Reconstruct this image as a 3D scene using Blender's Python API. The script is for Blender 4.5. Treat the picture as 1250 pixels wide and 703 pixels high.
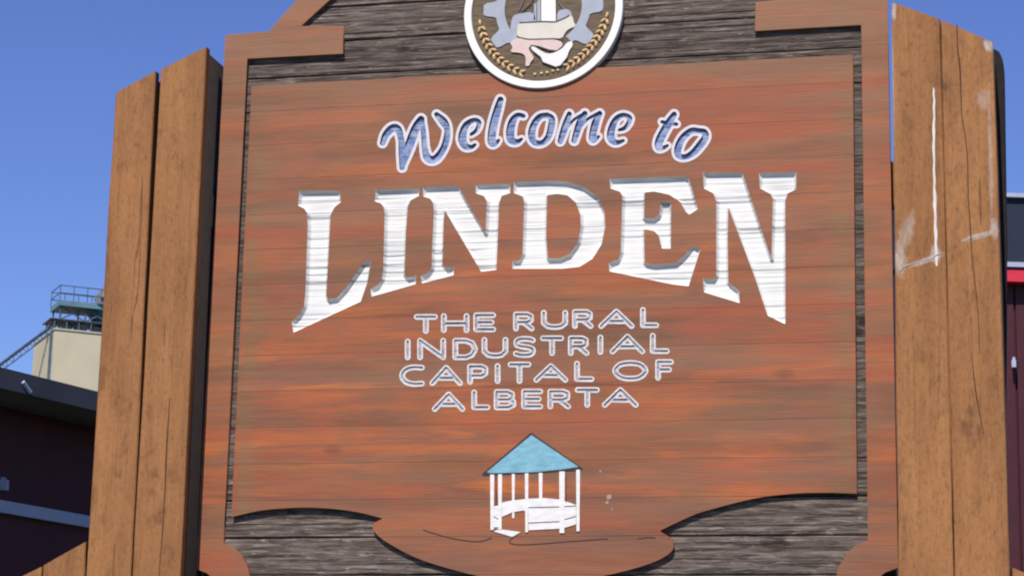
import bpy, bmesh, math, random
import numpy as np
from mathutils import Vector, Matrix, noise
random.seed(7)
S = bpy.context.scene
C = S.collection
for o in list(bpy.data.objects): bpy.data.objects.remove(o)

# ------------------------------------------------------------------ camera
F = 2830.0                                   # focal length in photo pixels (photo 1250 x 703)
upc = Vector((286, 12800, -F)).normalized()
rtc = Vector((11955, 352, F)); rtc = (rtc - upc * rtc.dot(upc)).normalized()
bkc = upc.cross(rtc)
ROT = Matrix((rtc, bkc, upc))                # camera vector -> world vector
def ray(px, py):
    return (ROT @ Vector((px - 625.0, 351.5 - py, -F))).normalized()
EYE = 1.6
d0 = ray(660, 400)
CAM = Vector((0, 0, 0))
D0 = 7.45
CAM = Vector((0, 0, EYE)) - Vector((d0.x * D0, d0.y * D0, 0))
def at(px, py, y=0.0):                       # point of the upright plane Y = y seen at that pixel
    d = ray(px, py); t = (y - CAM.y) / d.y
    return CAM + d * t
def xz(px, py, y=0.0):
    p = at(px, py, y); return (p.x, p.z)
def atd(px, py, dist):                       # point at a horizontal distance
    d = ray(px, py); return CAM + d * (dist / math.hypot(d.x, d.y))
cd = bpy.data.cameras.new('camera'); cam = bpy.data.objects.new('camera', cd); C.objects.link(cam)
cam.matrix_world = Matrix.Translation(CAM) @ ROT.to_4x4()
cd.sensor_width = 36; cd.lens = F / 1250 * 36; cd.clip_start = 0.1; cd.clip_end = 5000
S.camera = cam
S.render.resolution_x, S.render.resolution_y = 1024, 575

# ------------------------------------------------------------------ light
SUN_EL, SUN_AZ = math.radians(50), math.radians(4)     # high, a little to the left behind the viewer
sd = Vector((-math.sin(SUN_AZ) * math.cos(SUN_EL), -math.cos(SUN_AZ) * math.cos(SUN_EL), math.sin(SUN_EL)))
sl = bpy.data.lights.new('sun', 'SUN'); sl.energy = 5.0; sl.angle = math.radians(0.5); sl.color = (1, 0.935, 0.84)
so = bpy.data.objects.new('sun', sl); C.objects.link(so)
so.rotation_euler = (-sd).to_track_quat('-Z', 'Y').to_euler(); so.location = (0, -10, 20)
w = bpy.data.worlds.new('World'); S.world = w; w.use_nodes = True
nt = w.node_tree; bg = nt.nodes['Background']
sky = nt.nodes.new('ShaderNodeTexSky'); sky.sky_type = 'NISHITA'; sky.sun_disc = False
sky.sun_elevation = SUN_EL; sky.sun_rotation = math.atan2(sd.x, sd.y)
sky.altitude = 900; sky.air_density = 0.95; sky.dust_density = 0.3; sky.ozone_density = 5.5
hs = nt.nodes.new('ShaderNodeHueSaturation'); hs.inputs['Hue'].default_value = 0.520; hs.inputs['Saturation'].default_value = 1.10
nt.links.new(sky.outputs[0], hs.inputs['Color']); nt.links.new(hs.outputs[0], bg.inputs[0])
bg.inputs[1].default_value = 0.136
S.view_settings.view_transform = 'Standard'; S.view_settings.look = 'None'
S.view_settings.exposure = 0.05; S.view_settings.gamma = 1
S.render.engine = 'CYCLES'
S.cycles.filter_width = 2.1                  # the photograph is a soft one

# ------------------------------------------------------------------ node helpers
class M:
    def __init__(s, name):
        s.m = bpy.data.materials.new(name); s.m.use_nodes = True
        s.t = s.m.node_tree; s.b = s.t.nodes['Principled BSDF']
        s.tc = s.t.nodes.new('ShaderNodeTexCoord').outputs['Object']
        s.b.inputs['Roughness'].default_value = 0.7
        s.b.inputs['Specular IOR Level'].default_value = 0.3
    def n(s, typ, **kw):
        nd = s.t.nodes.new(typ)
        for k, v in kw.items(): setattr(nd, k, v)
        return nd
    def l(s, a, b): s.t.links.new(a, b)
    def val(s, sock, v):
        if hasattr(v, 'node'): s.l(v, sock)
        else: sock.default_value = v
    def map(s, scale=(1, 1, 1), loc=(0, 0, 0), src=None):
        nd = s.n('ShaderNodeMapping'); s.l(src or s.tc, nd.inputs[0])
        nd.inputs['Scale'].default_value = scale; nd.inputs['Location'].default_value = loc
        return nd.outputs[0]
    def noise(s, scale=(1, 1, 1), sc=1.0, detail=3, rough=.5, loc=(0, 0, 0), dist=0.0, src=None):
        nd = s.n('ShaderNodeTexNoise'); s.l(s.map(scale, loc, src), nd.inputs['Vector'])
        nd.inputs['Scale'].default_value = sc; nd.inputs['Detail'].default_value = detail
        nd.inputs['Roughness'].default_value = rough; nd.inputs['Distortion'].default_value = dist
        return nd.outputs['Fac']
    def ramp(s, fac, stops, interp='LINEAR'):
        nd = s.n('ShaderNodeValToRGB'); r = nd.color_ramp; r.interpolation = interp
        while len(r.elements) < len(stops): r.elements.new(.5)
        for e, (p, c) in zip(r.elements, stops):
            e.position = p; e.color = (c, c, c, 1) if isinstance(c, (int, float)) else (*c, 1)
        s.l(fac, nd.inputs[0]); return nd.outputs[0]
    def math(s, op, a, b=0.0, c=None, clamp=False):
        nd = s.n('ShaderNodeMath', operation=op, use_clamp=clamp)
        s.val(nd.inputs[0], a); s.val(nd.inputs[1], b)
        if c is not None: s.val(nd.inputs[2], c)
        return nd.outputs[0]
    def mix(s, fac, a, b, mode='MIX'):
        nd = s.n('ShaderNodeMix', data_type='RGBA', blend_type=mode)
        s.val(nd.inputs[0], fac)
        for i, v in ((6, a), (7, b)):
            if hasattr(v, 'node'): s.l(v, nd.inputs[i])
            else: nd.inputs[i].default_value = (*v, 1) if isinstance(v, tuple) else (v, v, v, 1)
        return nd.outputs[2]
    def sep(s):
        nd = s.n('ShaderNodeSeparateXYZ'); s.l(s.tc, nd.inputs[0]); return nd.outputs
    def color(s, c):
        if hasattr(c, 'node'): s.l(c, s.b.inputs['Base Color'])
        else: s.b.inputs['Base Color'].default_value = (*c, 1)
    def bump(s, h, dist=.002, strength=1.0):
        nd = s.n('ShaderNodeBump'); s.l(h, nd.inputs['Height'])
        nd.inputs['Distance'].default_value = dist; nd.inputs['Strength'].default_value = strength
        s.l(nd.outputs[0], s.b.inputs['Normal'])
    def rnd(s): return s.n('ShaderNodeObjectInfo').outputs['Random']

def lin(*c): return tuple((v / 255 / 12.92 if v <= 10 else ((v / 255 + .055) / 1.055) ** 2.4) for v in c)

# ------------------------------------------------------------------ materials
def mat_painted():                          # stained and weathered sign face
    m = M('stained_wood')
    big = m.noise((.50, 1, 3.0), 2.2, 4, .55, dist=.7)
    mid = m.noise((.7, 1, 9), 2.0, 4, .6, loc=(3, 0, 1), dist=.5)
    f = m.math('ADD', m.math('MULTIPLY', big, .55), m.math('MULTIPLY', mid, .45))
    hue = m.ramp(f, [(.37, (.215, .100, .045)), (.43, (.285, .105, .045)), (.49, (.360, .095, .040)),
                     (.54, (.260, .092, .046)), (.60, (.480, .135, .032)), (.70, (.235, .105, .044))])
    mauve = m.noise((.6, 1, 4.5), 2.9, 4, .6, loc=(1, 7, 9))
    hue = m.mix(m.ramp(mauve, [(.50, 0), (.62, .7)]), hue, (.205, .098, .062))
    hot = m.noise((.45, 1, 5.0), 2.4, 4, .55, loc=(4, 1, 2))
    hue = m.mix(m.ramp(hot, [(.52, 0), (.64, .7)]), hue, (.46, .128, .036))
    bands = m.noise((.16, 1, 3.4), 2.6, 3, .55, loc=(2, 0, 6.3), dist=.25)
    brk = m.noise((1.0, 1, 2.0), 2.4, 3, .6, loc=(5, 0, 5))
    bb_ = m.math('ADD', bands, m.math('MULTIPLY', m.math('SUBTRACT', brk, .5), .35))
    hue = m.mix(m.ramp(bb_, [(.52, 0), (.60, .62), (.66, .25), (.74, .6)]), hue, (.50, .130, .034))
    hue = m.mix(m.ramp(bb_, [(.34, .7), (.41, .55), (.48, 0)]), hue, (.215, .108, .066))
    # paler brown towards the top of the board, stain richer low down
    x, y, z = m.sep()
    nd = m.n('ShaderNodeMapRange'); m.l(z, nd.inputs[0]); nd.inputs[1].default_value = .55; nd.inputs[2].default_value = 1.75
    nd.inputs[3].default_value = 0; nd.inputs[4].default_value = .50
    hue = m.mix(nd.outputs[0], hue, (.300, .132, .070))
    pat = m.noise((.9, 1, 3.0), 2.2, 4, .6, loc=(9, 2, 4), dist=.4)
    hue = m.mix(m.ramp(pat, [(.47, 0), (.62, .60)]), hue, (.215, .105, .055))
    # antiqued margins: the painter's brown glaze along the edges of board and frame
    ax_ = m.math('ADD', m.math('ABSOLUTE', x), m.math('MULTIPLY', m.math('SUBTRACT', pat, .5), .12))
    mg = m.ramp(ax_, [(.92, 0), (.975, .7), (1.015, .7), (1.05, .1)])
    hue = m.mix(mg, hue, (.245, .130, .060))
    hue = m.mix(m.ramp(ax_, [(1.04, 0), (1.075, .6)]), hue, (.32, .066, .036))
    tz = m.math('ADD', z, m.math('MULTIPLY', m.math('SUBTRACT', pat, .5), .25))
    nd = m.n('ShaderNodeMapRange'); m.l(tz, nd.inputs[0]); nd.inputs[1].default_value = 1.78; nd.inputs[2].default_value = 1.93
    nd.inputs[3].default_value = 0; nd.inputs[4].default_value = .6
    hue = m.mix(nd.outputs[0], hue, (.265, .135, .072))
    nd = m.n('ShaderNodeMapRange'); m.l(tz, nd.inputs[0]); nd.inputs[1].default_value = .52; nd.inputs[2].default_value = .36
    nd.inputs[3].default_value = 0; nd.inputs[4].default_value = .6
    hue = m.mix(nd.outputs[0], hue, (.215, .100, .060))
    g = m.noise((2.2, 1, 80), 3, 5, .65, dist=.15)
    g2 = m.noise((4, 1, 200), 3, 2, .6)
    hue = m.mix(1.0, hue, m.ramp(g, [(.25, .84), (.45, .97), (.62, 1.02), (.8, 1.07)]), 'MULTIPLY')
    crk = m.noise((.6, 1, 36), 2.4, 2, .5, loc=(0, 5, 2), dist=.1)
    hue = m.mix(m.ramp(crk, [(.62, 0), (.655, .22), (.665, .22), (.70, 0)]), hue, (.12, .07, .04))
    vo = m.n('ShaderNodeTexVoronoi'); m.l(m.map((1.7, 1, 3.4), (3.3, 0, 1.7)), vo.inputs[0]); vo.inputs['Scale'].default_value = 1.0
    kn = m.math('ADD', vo.outputs['Distance'], m.math('MULTIPLY', m.math('SUBTRACT', g, .5), .10))
    hue = m.mix(m.ramp(kn, [(.02, .55), (.045, .35), (.075, 0)]), hue, (.10, .045, .03))
    hue = m.mix(seam_mask(m, g, .22), hue, (.08, .045, .03))
    tone = m.ramp(m.rnd(), [(0, .93), (1, 1.07)])
    hue = m.mix(1.0, hue, tone, 'MULTIPLY')
    old = m.noise((.42, 1, 4.2), 3.0, 5, .64, loc=(8, 3, 8), dist=.35)          # uneven darker old stain
    hue = m.mix(1.0, hue, m.ramp(old, [(.34, .74), (.48, .92), (.62, 1.03)]), 'MULTIPLY')
    red = m.noise((.4, 1, 4.6), 2.4, 4, .6, loc=(12, 1, 3), dist=.3)
    hue = m.mix(m.ramp(red, [(.52, 0), (.64, .5)]), hue, (.345, .080, .036))
    m.color(hue); m.b.inputs['Roughness'].default_value = .62
    m.bump(m.math('ADD', m.math('MULTIPLY', g, .7), m.math('MULTIPLY', g2, .3)), .0020, .7)
    return m.m
def mat_grey():                             # bare sandblasted planks
    m = M('weathered_plank')
    g = m.noise((3.2, 1, 42), 2.6, 7, .74, dist=.6)
    b = m.noise((2.2, 1, 7), 2.4, 3, .5)
    col = m.ramp(g, [(.32, (.022, .015, .013)), (.43, (.068, .049, .040)), (.51, (.125, .098, .083)), (.60, (.195, .160, .138)), (.70, (.33, .28, .24))])
    col = m.mix(m.ramp(b, [(.4, 0), (.7, .5)]), col, m.mix(.5, col, (.13, .095, .065)))
    fl = m.noise((7, 1, 30), 2.2, 3, .7, loc=(6, 0, 2))
    col = m.mix(m.ramp(fl, [(.60, 0), (.70, .7)]), col, (.36, .31, .26))
    vo = m.n('ShaderNodeTexVoronoi'); m.l(m.map((3.2, 1, 8.0)), vo.inputs[0]); vo.inputs['Scale'].default_value = 1.0
    kn = m.math('ADD', vo.outputs['Distance'], m.math('MULTIPLY', m.math('SUBTRACT', fl, .5), .5))
    col = m.mix(m.ramp(kn, [(.06, .9), (.16, .0)]), col, (.022, .015, .012))
    col = m.mix(1.0, col, m.ramp(m.rnd(), [(0, .82), (1, 1.16)]), 'MULTIPLY')
    m.color(col); m.b.inputs['Roughness'].default_value = .9
    m.bump(g, .006, 1); return m.m
def mat_timber(name='timber', scuffs=()):
    """scuffs: (x, z, rx, rz, tilt, strength) pale rubbed patches in object space"""
    m = M(name)
    src = m.n('ShaderNodeVectorMath', operation='ADD'); m.l(m.tc, src.inputs[0])
    cmb = m.n('ShaderNodeCombineXYZ'); r = m.rnd()
    m.l(m.math('MULTIPLY', r, 17.0), cmb.inputs[0]); m.l(m.math('MULTIPLY', r, 5.0), cmb.inputs[2]); m.l(cmb.outputs[0], src.inputs[1])
    v = src.outputs[0]
    base = m.noise((7, 7, .9), 1.4, 4, .55, src=v, dist=.5)
    col = m.ramp(base, [(.25, (.235, .100, .036)), (.45, (.300, .132, .048)), (.6, (.345, .155, .056)), (.8, (.395, .185, .070))])
    g = m.noise((36, 36, 1.7), 1.6, 6, .7, src=v, dist=1.1)
    col = m.mix(1.0, col, m.ramp(g, [(.30, .66), (.44, .95), (.6, 1.03), (.8, 1.10)]), 'MULTIPLY')
    mot = m.noise((13, 13, 8), 1.6, 6, .72, src=v, dist=.4)
    col = m.mix(1.0, col, m.ramp(mot, [(.34, .74), (.44, .96), (.7, 1.05)]), 'MULTIPLY')
    spk = m.noise((75, 75, 30), 1.5, 4, .7, src=v)
    col = m.mix(1.0, col, m.ramp(spk, [(.32, .70), (.45, .98), (.7, 1.08)]), 'MULTIPLY')
    vo = m.n('ShaderNodeTexVoronoi'); m.l(m.map((4.2, 4.2, 2.4), src=v), vo.inputs[0]); vo.inputs['Scale'].default_value = 1.0
    kn = m.math('ADD', vo.outputs['Distance'], m.math('MULTIPLY', m.math('SUBTRACT', mot, .5), .7))
    col = m.mix(m.ramp(kn, [(.03, .65), (.08, .30), (.15, 0)]), col, (.13, .055, .025))
    ck = m.noise((15, 15, .55), 1.7, 3, .45, src=v, dist=.25)
    ckm = m.ramp(ck, [(.685, 0), (.692, .6), (.697, .6), (.704, 0)])
    col = m.mix(ckm, col, (.10, .05, .025))
    col = m.mix(1.0, col, m.ramp(r, [(0, .96), (1, 1.04)]), 'MULTIPLY')
    if scuffs:
        x, y, z = m.sep(); sp = m.noise((30, 30, 14), 2.2, 6, .8, dist=.8)
        for sx_, sz_, rx, rz, tilt, st in scuffs:
            dx = m.math('SUBTRACT', x, sx_); dz = m.math('SUBTRACT', z, sz_)
            ca_, sa_ = math.cos(tilt), math.sin(tilt)
            a_ = m.math('DIVIDE', m.math('ADD', m.math('MULTIPLY', dx, ca_), m.math('MULTIPLY', dz, sa_)), rx)
            b_ = m.math('DIVIDE', m.math('SUBTRACT', m.math('MULTIPLY', dz, ca_), m.math('MULTIPLY', dx, sa_)), rz)
            d2 = m.math('ADD', m.math('MULTIPLY', a_, a_), m.math('MULTIPLY', b_, b_))
            q = m.math('ADD', m.math('MULTIPLY', sp, 1.6), m.math('MULTIPLY', d2, -.75))
            col = m.mix(m.math('MULTIPLY', m.ramp(q, [(.30, 0), (.85, 1)]), st), col, (.50, .45, .40))
    m.color(col); m.b.inputs['Roughness'].default_value = .8
    h = m.math('SUBTRACT', m.math('ADD', m.math('MULTIPLY', g, .5), m.math('MULTIPLY', spk, .5)), m.math('MULTIPLY', ckm, .8))
    m.bump(h, .005, 1); return m.m
def seam_mask(m, wob, strength=.85):
    """open glue joints between the boards, in the sign's own coordinates"""
    z = m.sep()[2]
    t = m.math('ADD', m.math('SUBTRACT', z, SEAM0), m.math('MULTIPLY', m.math('SUBTRACT', wob, .5), .004))
    t = m.math('DIVIDE', t, SEAMP); fr = m.math('ABSOLUTE', m.math('SUBTRACT', m.math('FRACT', t), .5))
    line = m.ramp(fr, [(.484, 0), (.494, 1)])
    patchy = m.ramp(m.noise((2.5, 1, 5), 1.5, 3, .6), [(.40, .25), (.55, 1)])
    return m.math('MULTIPLY', m.math('MULTIPLY', line, patchy), strength)
def mat_white():
    m = M('white_paint')
    c = m.noise((1.6, 1, 50), 2.0, 4, .6, dist=.2)
    c2 = m.noise((.16, 1, 13), 2.0, 2, .5, loc=(2, 0, 3), dist=.15)
    col = m.mix(m.ramp(c, [(.32, .7), (.45, .25), (.58, 0)]), (.80, .785, .745), (.42, .42, .42))
    col = m.mix(m.ramp(c2, [(.560, 0), (.580, .8), (.590, .8), (.610, 0)]), col, (.19, .19, .20))
    col = m.mix(seam_mask(m, c), col, (.10, .10, .11))
    m.color(col); m.b.inputs['Roughness'].default_value = .6
    m.bump(m.math('ADD', c, m.math('MULTIPLY', c2, -.5)), .003, .8); return m.m
def mat_simple(name, c, rough=.7, var=.12, sc=(1, 1, 1), s=30, metallic=0, bump=.001):
    m = M(name); n = m.noise(sc, s, 4, .6)
    m.color(m.mix(1.0, tuple(c), m.ramp(n, [(.3, 1 - var), (.7, 1 + var)]), 'MULTIPLY'))
    m.b.inputs['Roughness'].default_value = rough; m.b.inputs['Metallic'].default_value = metallic
    m.bump(n, bump, .6); return m.m
def mat_blue(name, c, dark):
    m = M(name)
    n = m.noise((.9, 1, 60), 2.2, 4, .6, dist=.2)
    col = m.mix(m.ramp(n, [(.36, .95), (.46, .5), (.56, 0)]), c, dark)
    n2 = m.noise((1, 1, 1), 40, 3, .6)
    col = m.mix(m.ramp(n2, [(.4, 0), (.75, .5)]), col, (.62, .68, .76))
    m.color(col); m.b.inputs['Roughness'].default_value = .5; m.bump(n, .002, .7); return m.m

_z = lambda px, py, y=0.0: at(px, py, y).z
SEAMP = ((_z(301, 97, .0125) + _z(1040, 58, .0125)) / 2 - (_z(440, 656, .0125) + _z(900, 653, .0125)) / 2) / 13
SEAM0 = (_z(301, 97, .0125) + _z(1040, 58, .0125)) / 2 - _z(660, 800)
MP, MG, MT, MW = mat_painted(), mat_grey(), mat_timber(), mat_white()
MB = mat_blue('blue_paint', (.165, .245, .48), (.02, .026, .085))
MB2 = mat_blue('pale_blue_paint', (.40, .38, .43), (.14, .13, .17))
MOUT = mat_simple('outline_paint', (.66, .62, .64), .6, .10, (1, 1, 8), 22)
MOUT2 = mat_simple('dull_outline_paint', (.66, .62, .585), .7, .25, (1, 1, 5), 26)
MRING = mat_simple('ring_paint', (.82, .81, .79), .5, .03)
MDISC = mat_simple('medallion_ground', (.135, .098, .062), .8, .35, (1, 1, 6), 20, bump=.003)
MGEAR = mat_simple('gear_paint', (.36, .385, .45), .6, .08)
MCOW = mat_simple('cream_paint', (.66, .61, .52), .6, .06)
MPIG = mat_simple('pink_paint', (.66, .50, .46), .6, .06)
MHEN = mat_simple('hen_paint', (.78, .76, .73), .6, .04)
MWHEAT = mat_simple('wheat_paint', (.66, .44, .23), .6, .2, s=60)
MLINE2 = mat_simple('soft_line_paint', (.16, .13, .12), .7, .2)
MLINE = mat_simple('dark_line_paint', (.045, .030, .028), .7, .2)
MTURQ = mat_simple('turquoise_paint', (.19, .41, .50), .6, .2, (1, 1, 3), 24)
MGW = mat_simple('gazebo_white', (.76, .74, .71), .6, .10, (1, 1, 2), 30)

# ------------------------------------------------------------------ object helpers
def link(name, me, mat=None, parent=None, kind=None):
    o = bpy.data.objects.new(name, me); C.objects.link(o)
    if mat is not None and me is not None and not me.materials: me.materials.append(mat)
    if parent is not None: o.parent = parent
    if kind: o['kind'] = kind
    return o
def tag(o, label, cat, group=None):
    o['label'] = label; o['category'] = cat
    if group: o['group'] = group
    return o
def empty(name, loc, label, cat, group=None):
    o = link(name, None); o.location = loc; o.empty_display_size = .1; return tag(o, label, cat, group)
def flat_solid(loops, yfront, depth, origin=(0, 0, 0), bevel=0.0, res=1):
    """loops: closed lists of (x, z); a slab whose face is at Y = yfront and whose back is depth behind it"""
    cu = bpy.data.curves.new('c', 'CURVE'); cu.dimensions = '2D'; cu.fill_mode = 'BOTH'
    cu.extrude = max(depth / 2 - bevel, 1e-5)
    if bevel: cu.bevel_depth = bevel; cu.bevel_resolution = 1; cu.offset = -bevel
    for lp in loops:
        sp = cu.splines.new('POLY'); sp.points.add(len(lp) - 1); sp.use_cyclic_u = True
        for i, p in enumerate(lp): sp.points[i].co = (p[0], p[1], 0, 1)
    ob = bpy.data.objects.new('c', cu); C.objects.link(ob)
    me = bpy.data.meshes.new_from_object(ob, depsgraph=bpy.context.evaluated_depsgraph_get())
    bpy.data.objects.remove(ob); bpy.data.curves.remove(cu)
    yc = yfront + depth / 2
    for v in me.vertices:
        x, z, h = v.co; v.co = (x - origin[0], yc - h - origin[1], z - origin[2])
    me.materials.clear()
    bm = bmesh.new(); bm.from_mesh(me); bmesh.ops.remove_doubles(bm, verts=bm.verts, dist=1e-6)
    bm.to_mesh(me); bm.free()
    return me
def area(lp): return sum(lp[i - 1][0] * lp[i][1] - lp[i][0] * lp[i - 1][1] for i in range(len(lp))) / 2
def box(bm, c, s, rot=None):
    r = bmesh.ops.create_cube(bm, size=1.0)
    m = Matrix.Translation(c) @ ((rot.to_4x4()) if rot else Matrix()) @ Matrix.Diagonal((*s, 1))
    bmesh.ops.transform(bm, matrix=m, verts=r['verts']); return r['verts']
def bar(bm, a, b, r=.03, n=6):
    a, b = Vector(a), Vector(b); d = b - a
    q = d.to_track_quat('Z', 'Y').to_matrix().to_4x4()
    t = bmesh.ops.create_cone(bm, cap_ends=True, segments=n, radius1=r, radius2=r, depth=d.length)
    bmesh.ops.transform(bm, matrix=Matrix.Translation((a + b) / 2) @ q, verts=t['verts'])
def to_mesh(bm, name='mesh'):
    me = bpy.data.meshes.new(name); bmesh.ops.recalc_face_normals(bm, faces=bm.faces)
    bm.to_mesh(me); bm.free(); return me
def chaikin(pts, n=2, closed=False):
    for _ in range(n):
        out = [] if closed else [pts[0]]
        rng = range(len(pts)) if closed else range(len(pts) - 1)
        for i in rng:
            a, b = pts[i], pts[(i + 1) % len(pts)]
            out.append(tuple(.75 * u + .25 * v for u, v in zip(a, b)))
            out.append(tuple(.25 * u + .75 * v for u, v in zip(a, b)))
        if not closed: out.append(pts[-1])
        pts = out
    return pts
def catmull(pts, n=5):
    P = [pts[0]] + list(pts) + [pts[-1]]; out = []
    for i in range(1, len(P) - 2):
        for k in range(n):
            t = k / n
            out.append(tuple(.5 * (2 * b + (c - a) * t + (2 * a - 5 * b + 4 * c - d) * t * t + (3 * b - a - 3 * c + d) * t ** 3)
                             for a, b, c, d in zip(P[i - 1], P[i], P[i + 1], P[i + 2])))
    out.append(tuple(pts[-1])); return out
# signed distance of brush strokes -> clean outlines
def contours(strokes, grow, step, field=None, tol=.10):
    if field: gx, gy, G = field; return _march(gx, gy, G, step, tol)
    xs = [p[0] for s in strokes for p in s]; ys = [p[1] for s in strokes for p in s]
    pad = grow + 8
    gx = np.arange(min(xs) - pad, max(xs) + pad, step); gy = np.arange(min(ys) - pad, max(ys) + pad, step)
    X, Y = np.meshgrid(gx, gy); Dm = np.full(X.shape, 1e9)
    for s in strokes:
        for a, b in zip(s[:-1], s[1:]):
            dx, dy = b[0] - a[0], b[1] - a[1]; L = dx * dx + dy * dy + 1e-9
            t = np.clip(((X - a[0]) * dx + (Y - a[1]) * dy) / L, 0, 1)
            Dm = np.minimum(Dm, np.hypot(X - a[0] - t * dx, Y - a[1] - t * dy) - (a[2] + t * (b[2] - a[2])))
    return _march(gx, gy, Dm - grow, step, tol)
def _march(gx, gy, G, step, tol):
    seg = {}
    ny, nx = G.shape
    inside = G < 0
    ci = inside[:-1, :-1] * 1 + inside[:-1, 1:] * 2 + inside[1:, 1:] * 4 + inside[1:, :-1] * 8
    def ept(e):
        k, i, j = e
        if k == 0: a, b = G[i, j], G[i, j + 1]; t = a / (a - b); return (gx[j] + t * step, gy[i])
        a, b = G[i, j], G[i + 1, j]; t = a / (a - b); return (gx[j], gy[i] + t * step)
    tbl = {1: [(3, 0)], 2: [(0, 1)], 3: [(3, 1)], 4: [(1, 2)], 5: [(3, 0), (1, 2)], 6: [(0, 2)], 7: [(3, 2)],
           8: [(2, 3)], 9: [(2, 0)], 10: [(0, 1), (2, 3)], 11: [(2, 1)], 12: [(1, 3)], 13: [(1, 0)], 14: [(0, 3)]}
    for i, j in zip(*np.nonzero((ci > 0) & (ci < 15))):
        E = [(0, i, j), (1, i, j + 1), (0, i + 1, j), (1, i, j)]
        for a, b in tbl[int(ci[i, j])]: seg[E[a]] = E[b]
    loops = []
    while seg:
        k = next(iter(seg)); lp = []; 
        while k in seg: lp.append(ept(k)); k = seg.pop(k)
        if len(lp) > 8: loops.append(lp)
    return [simplify(l, tol) for l in loops if abs(area(l)) > 1.0]
def simplify(lp, tol):
    def dp(p):
        if len(p) < 3: return p
        a, b = np.array(p[0]), np.array(p[-1]); q = np.array(p[1:-1]); d = b - a; L = np.hypot(*d) + 1e-9
        dd = np.abs(d[0] * (q[:, 1] - a[1]) - d[1] * (q[:, 0] - a[0])) / L
        i = int(dd.argmax())
        if dd[i] < tol: return [p[0], p[-1]]
        return dp(p[:i + 2])[:-1] + dp(p[i + 1:])
    h = len(lp) // 2
    return dp(lp[:h + 1])[:-1] + dp(lp[h:] + [lp[0]])[:-1]
def poly_field(loops, step, pad=4, blur=2):
    A = np.array([p for l in loops for p in l]); gx = np.arange(A[:, 0].min() - pad, A[:, 0].max() + pad, step); gy = np.arange(A[:, 1].min() - pad, A[:, 1].max() + pad, step)
    X, Y = np.meshgrid(gx, gy); Dm = np.full(X.shape, 1e9); ins = np.zeros(X.shape, bool)
    for l in loops:
        for a, b in zip(l, l[1:] + l[:1]):
            dx, dy = b[0] - a[0], b[1] - a[1]; t = np.clip(((X - a[0]) * dx + (Y - a[1]) * dy) / (dx * dx + dy * dy + 1e-9), 0, 1)
            Dm = np.minimum(Dm, np.hypot(X - a[0] - t * dx, Y - a[1] - t * dy))
            if abs(dy) > 1e-9: ins ^= ((a[1] > Y) != (b[1] > Y)) & (X < dx * (Y - a[1]) / dy + a[0])
    G_ = np.where(ins, -Dm, Dm)
    for _ in range(blur):
        Q = np.pad(G_, 1, mode='edge'); G_ = (Q[1:-1, 1:-1] * 4 + Q[:-2, 1:-1] + Q[2:, 1:-1] + Q[1:-1, :-2] + Q[1:-1, 2:]) / 8
    return gx, gy, G_
def trace(gx, gy, G, step, tol=.10): return contours(None, 0, step, (gx, gy, G), tol)
def P(pts, y=0.0): return [xz(p[0], p[1], y) for p in pts]

# ================================================================== SETTING
gm = mat_simple('grass_ground', (.055, .060, .028), .95, .4, s=3, bump=.03)
bm = bmesh.new(); box(bm, (0, 300, -.05), (2600, 2600, .1))
link('ground', to_mesh(bm), gm, kind='structure')

# ================================================================== SIGN
cxw = (xz(275, 60)[0] + xz(1083, 60)[0]) / 2
base_z = xz(660, 800)[1]
ORG = (cxw, 0.0, base_z)
sign = empty('welcome_sign', ORG, 'large carved wooden welcome sign stained rusty orange, mounted between tall upright timbers', 'sign')
DEP = 0.0125
def half(pts): return P(pts)
def mirror(pts): return [(2 * cxw - x, z) for x, z in reversed(pts)]
zrow = lambda py: xz(660, py)[1]
def hp(px, py): return xz(px, py)
# frame outline: left half traced, right half mirrored in the sign's own plane
outL = half([(275, 43), (328, 38.5), (362, 0), (392, -36), (420, -52), (470, -62)]) + [(cxw - .30, zrow(-120)), (cxw - .12, zrow(-140))]
outBL = half([(300, 785), (277, 760), (270, 728), (262, 708), (252, 699), (238.5, 694)])
outer = outL + mirror(outL) + mirror(outBL) + outBL
inL = half([(302, 72), (419, 66), (419, 32), (367, 32), (403, 0), (424, -22), (505, -27), (512, -12), (570, -14)])
inBL = half([(345, 752), (322, 738), (309, 718), (305, 704), (302, 691), (294, 677), (285, 668), (272, 662)])
inner = inL + mirror(inL) + mirror(inBL) + inBL
link('frame', flat_solid([outer, inner], 0.0, DEP + .012, ORG, .0012), MP, sign)

# lettering ---------------------------------------------------------------
def cr(pts, ox, oy, s): return [(ox + x / s, oy + y / s) for x, y in pts]
L_ = cr([(54,46),(226,44),(234,92),(205,116),(188,148),(183,250),(170,490),(176,510),(215,504),(255,460),(335,346),(362,346),(346,440),(318,520),(28,654),(22,606),(56,574),(74,540),(80,480),(90,200),(88,142),(75,122),(48,108)], 350, 220, 3.517)
I_ = cr([(60,74),(290,64),(293,105),(246,130),(232,160),(222,300),(214,528),(232,545),(276,530),(276,578),(36,646),(32,602),(72,583),(92,550),(100,500),(108,200),(102,164),(85,145),(54,135)], 445, 215, 4.394)
N_ = cr([(313,58),(505,53),(532,108),(648,305),(656,135),(640,106),(596,92),(596,44),(780,40),(782,90),(736,105),(722,140),(708,502),(625,512),(430,184),(424,250),(418,465),(440,494),(479,480),(479,530),(306,576),(302,532),(340,518),(360,490),(362,400),(372,180),(366,140),(350,120),(314,110)], 445, 215, 4.394)
D_ = cr([(136,60),(350,54),(460,58),(560,88),(650,152),(692,245),(698,330),(676,440),(620,530),(540,580),(430,592),(126,592),(126,544),(172,538),(190,500),(200,180),(190,148),(136,128)], 600, 210, 5.02)
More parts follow.
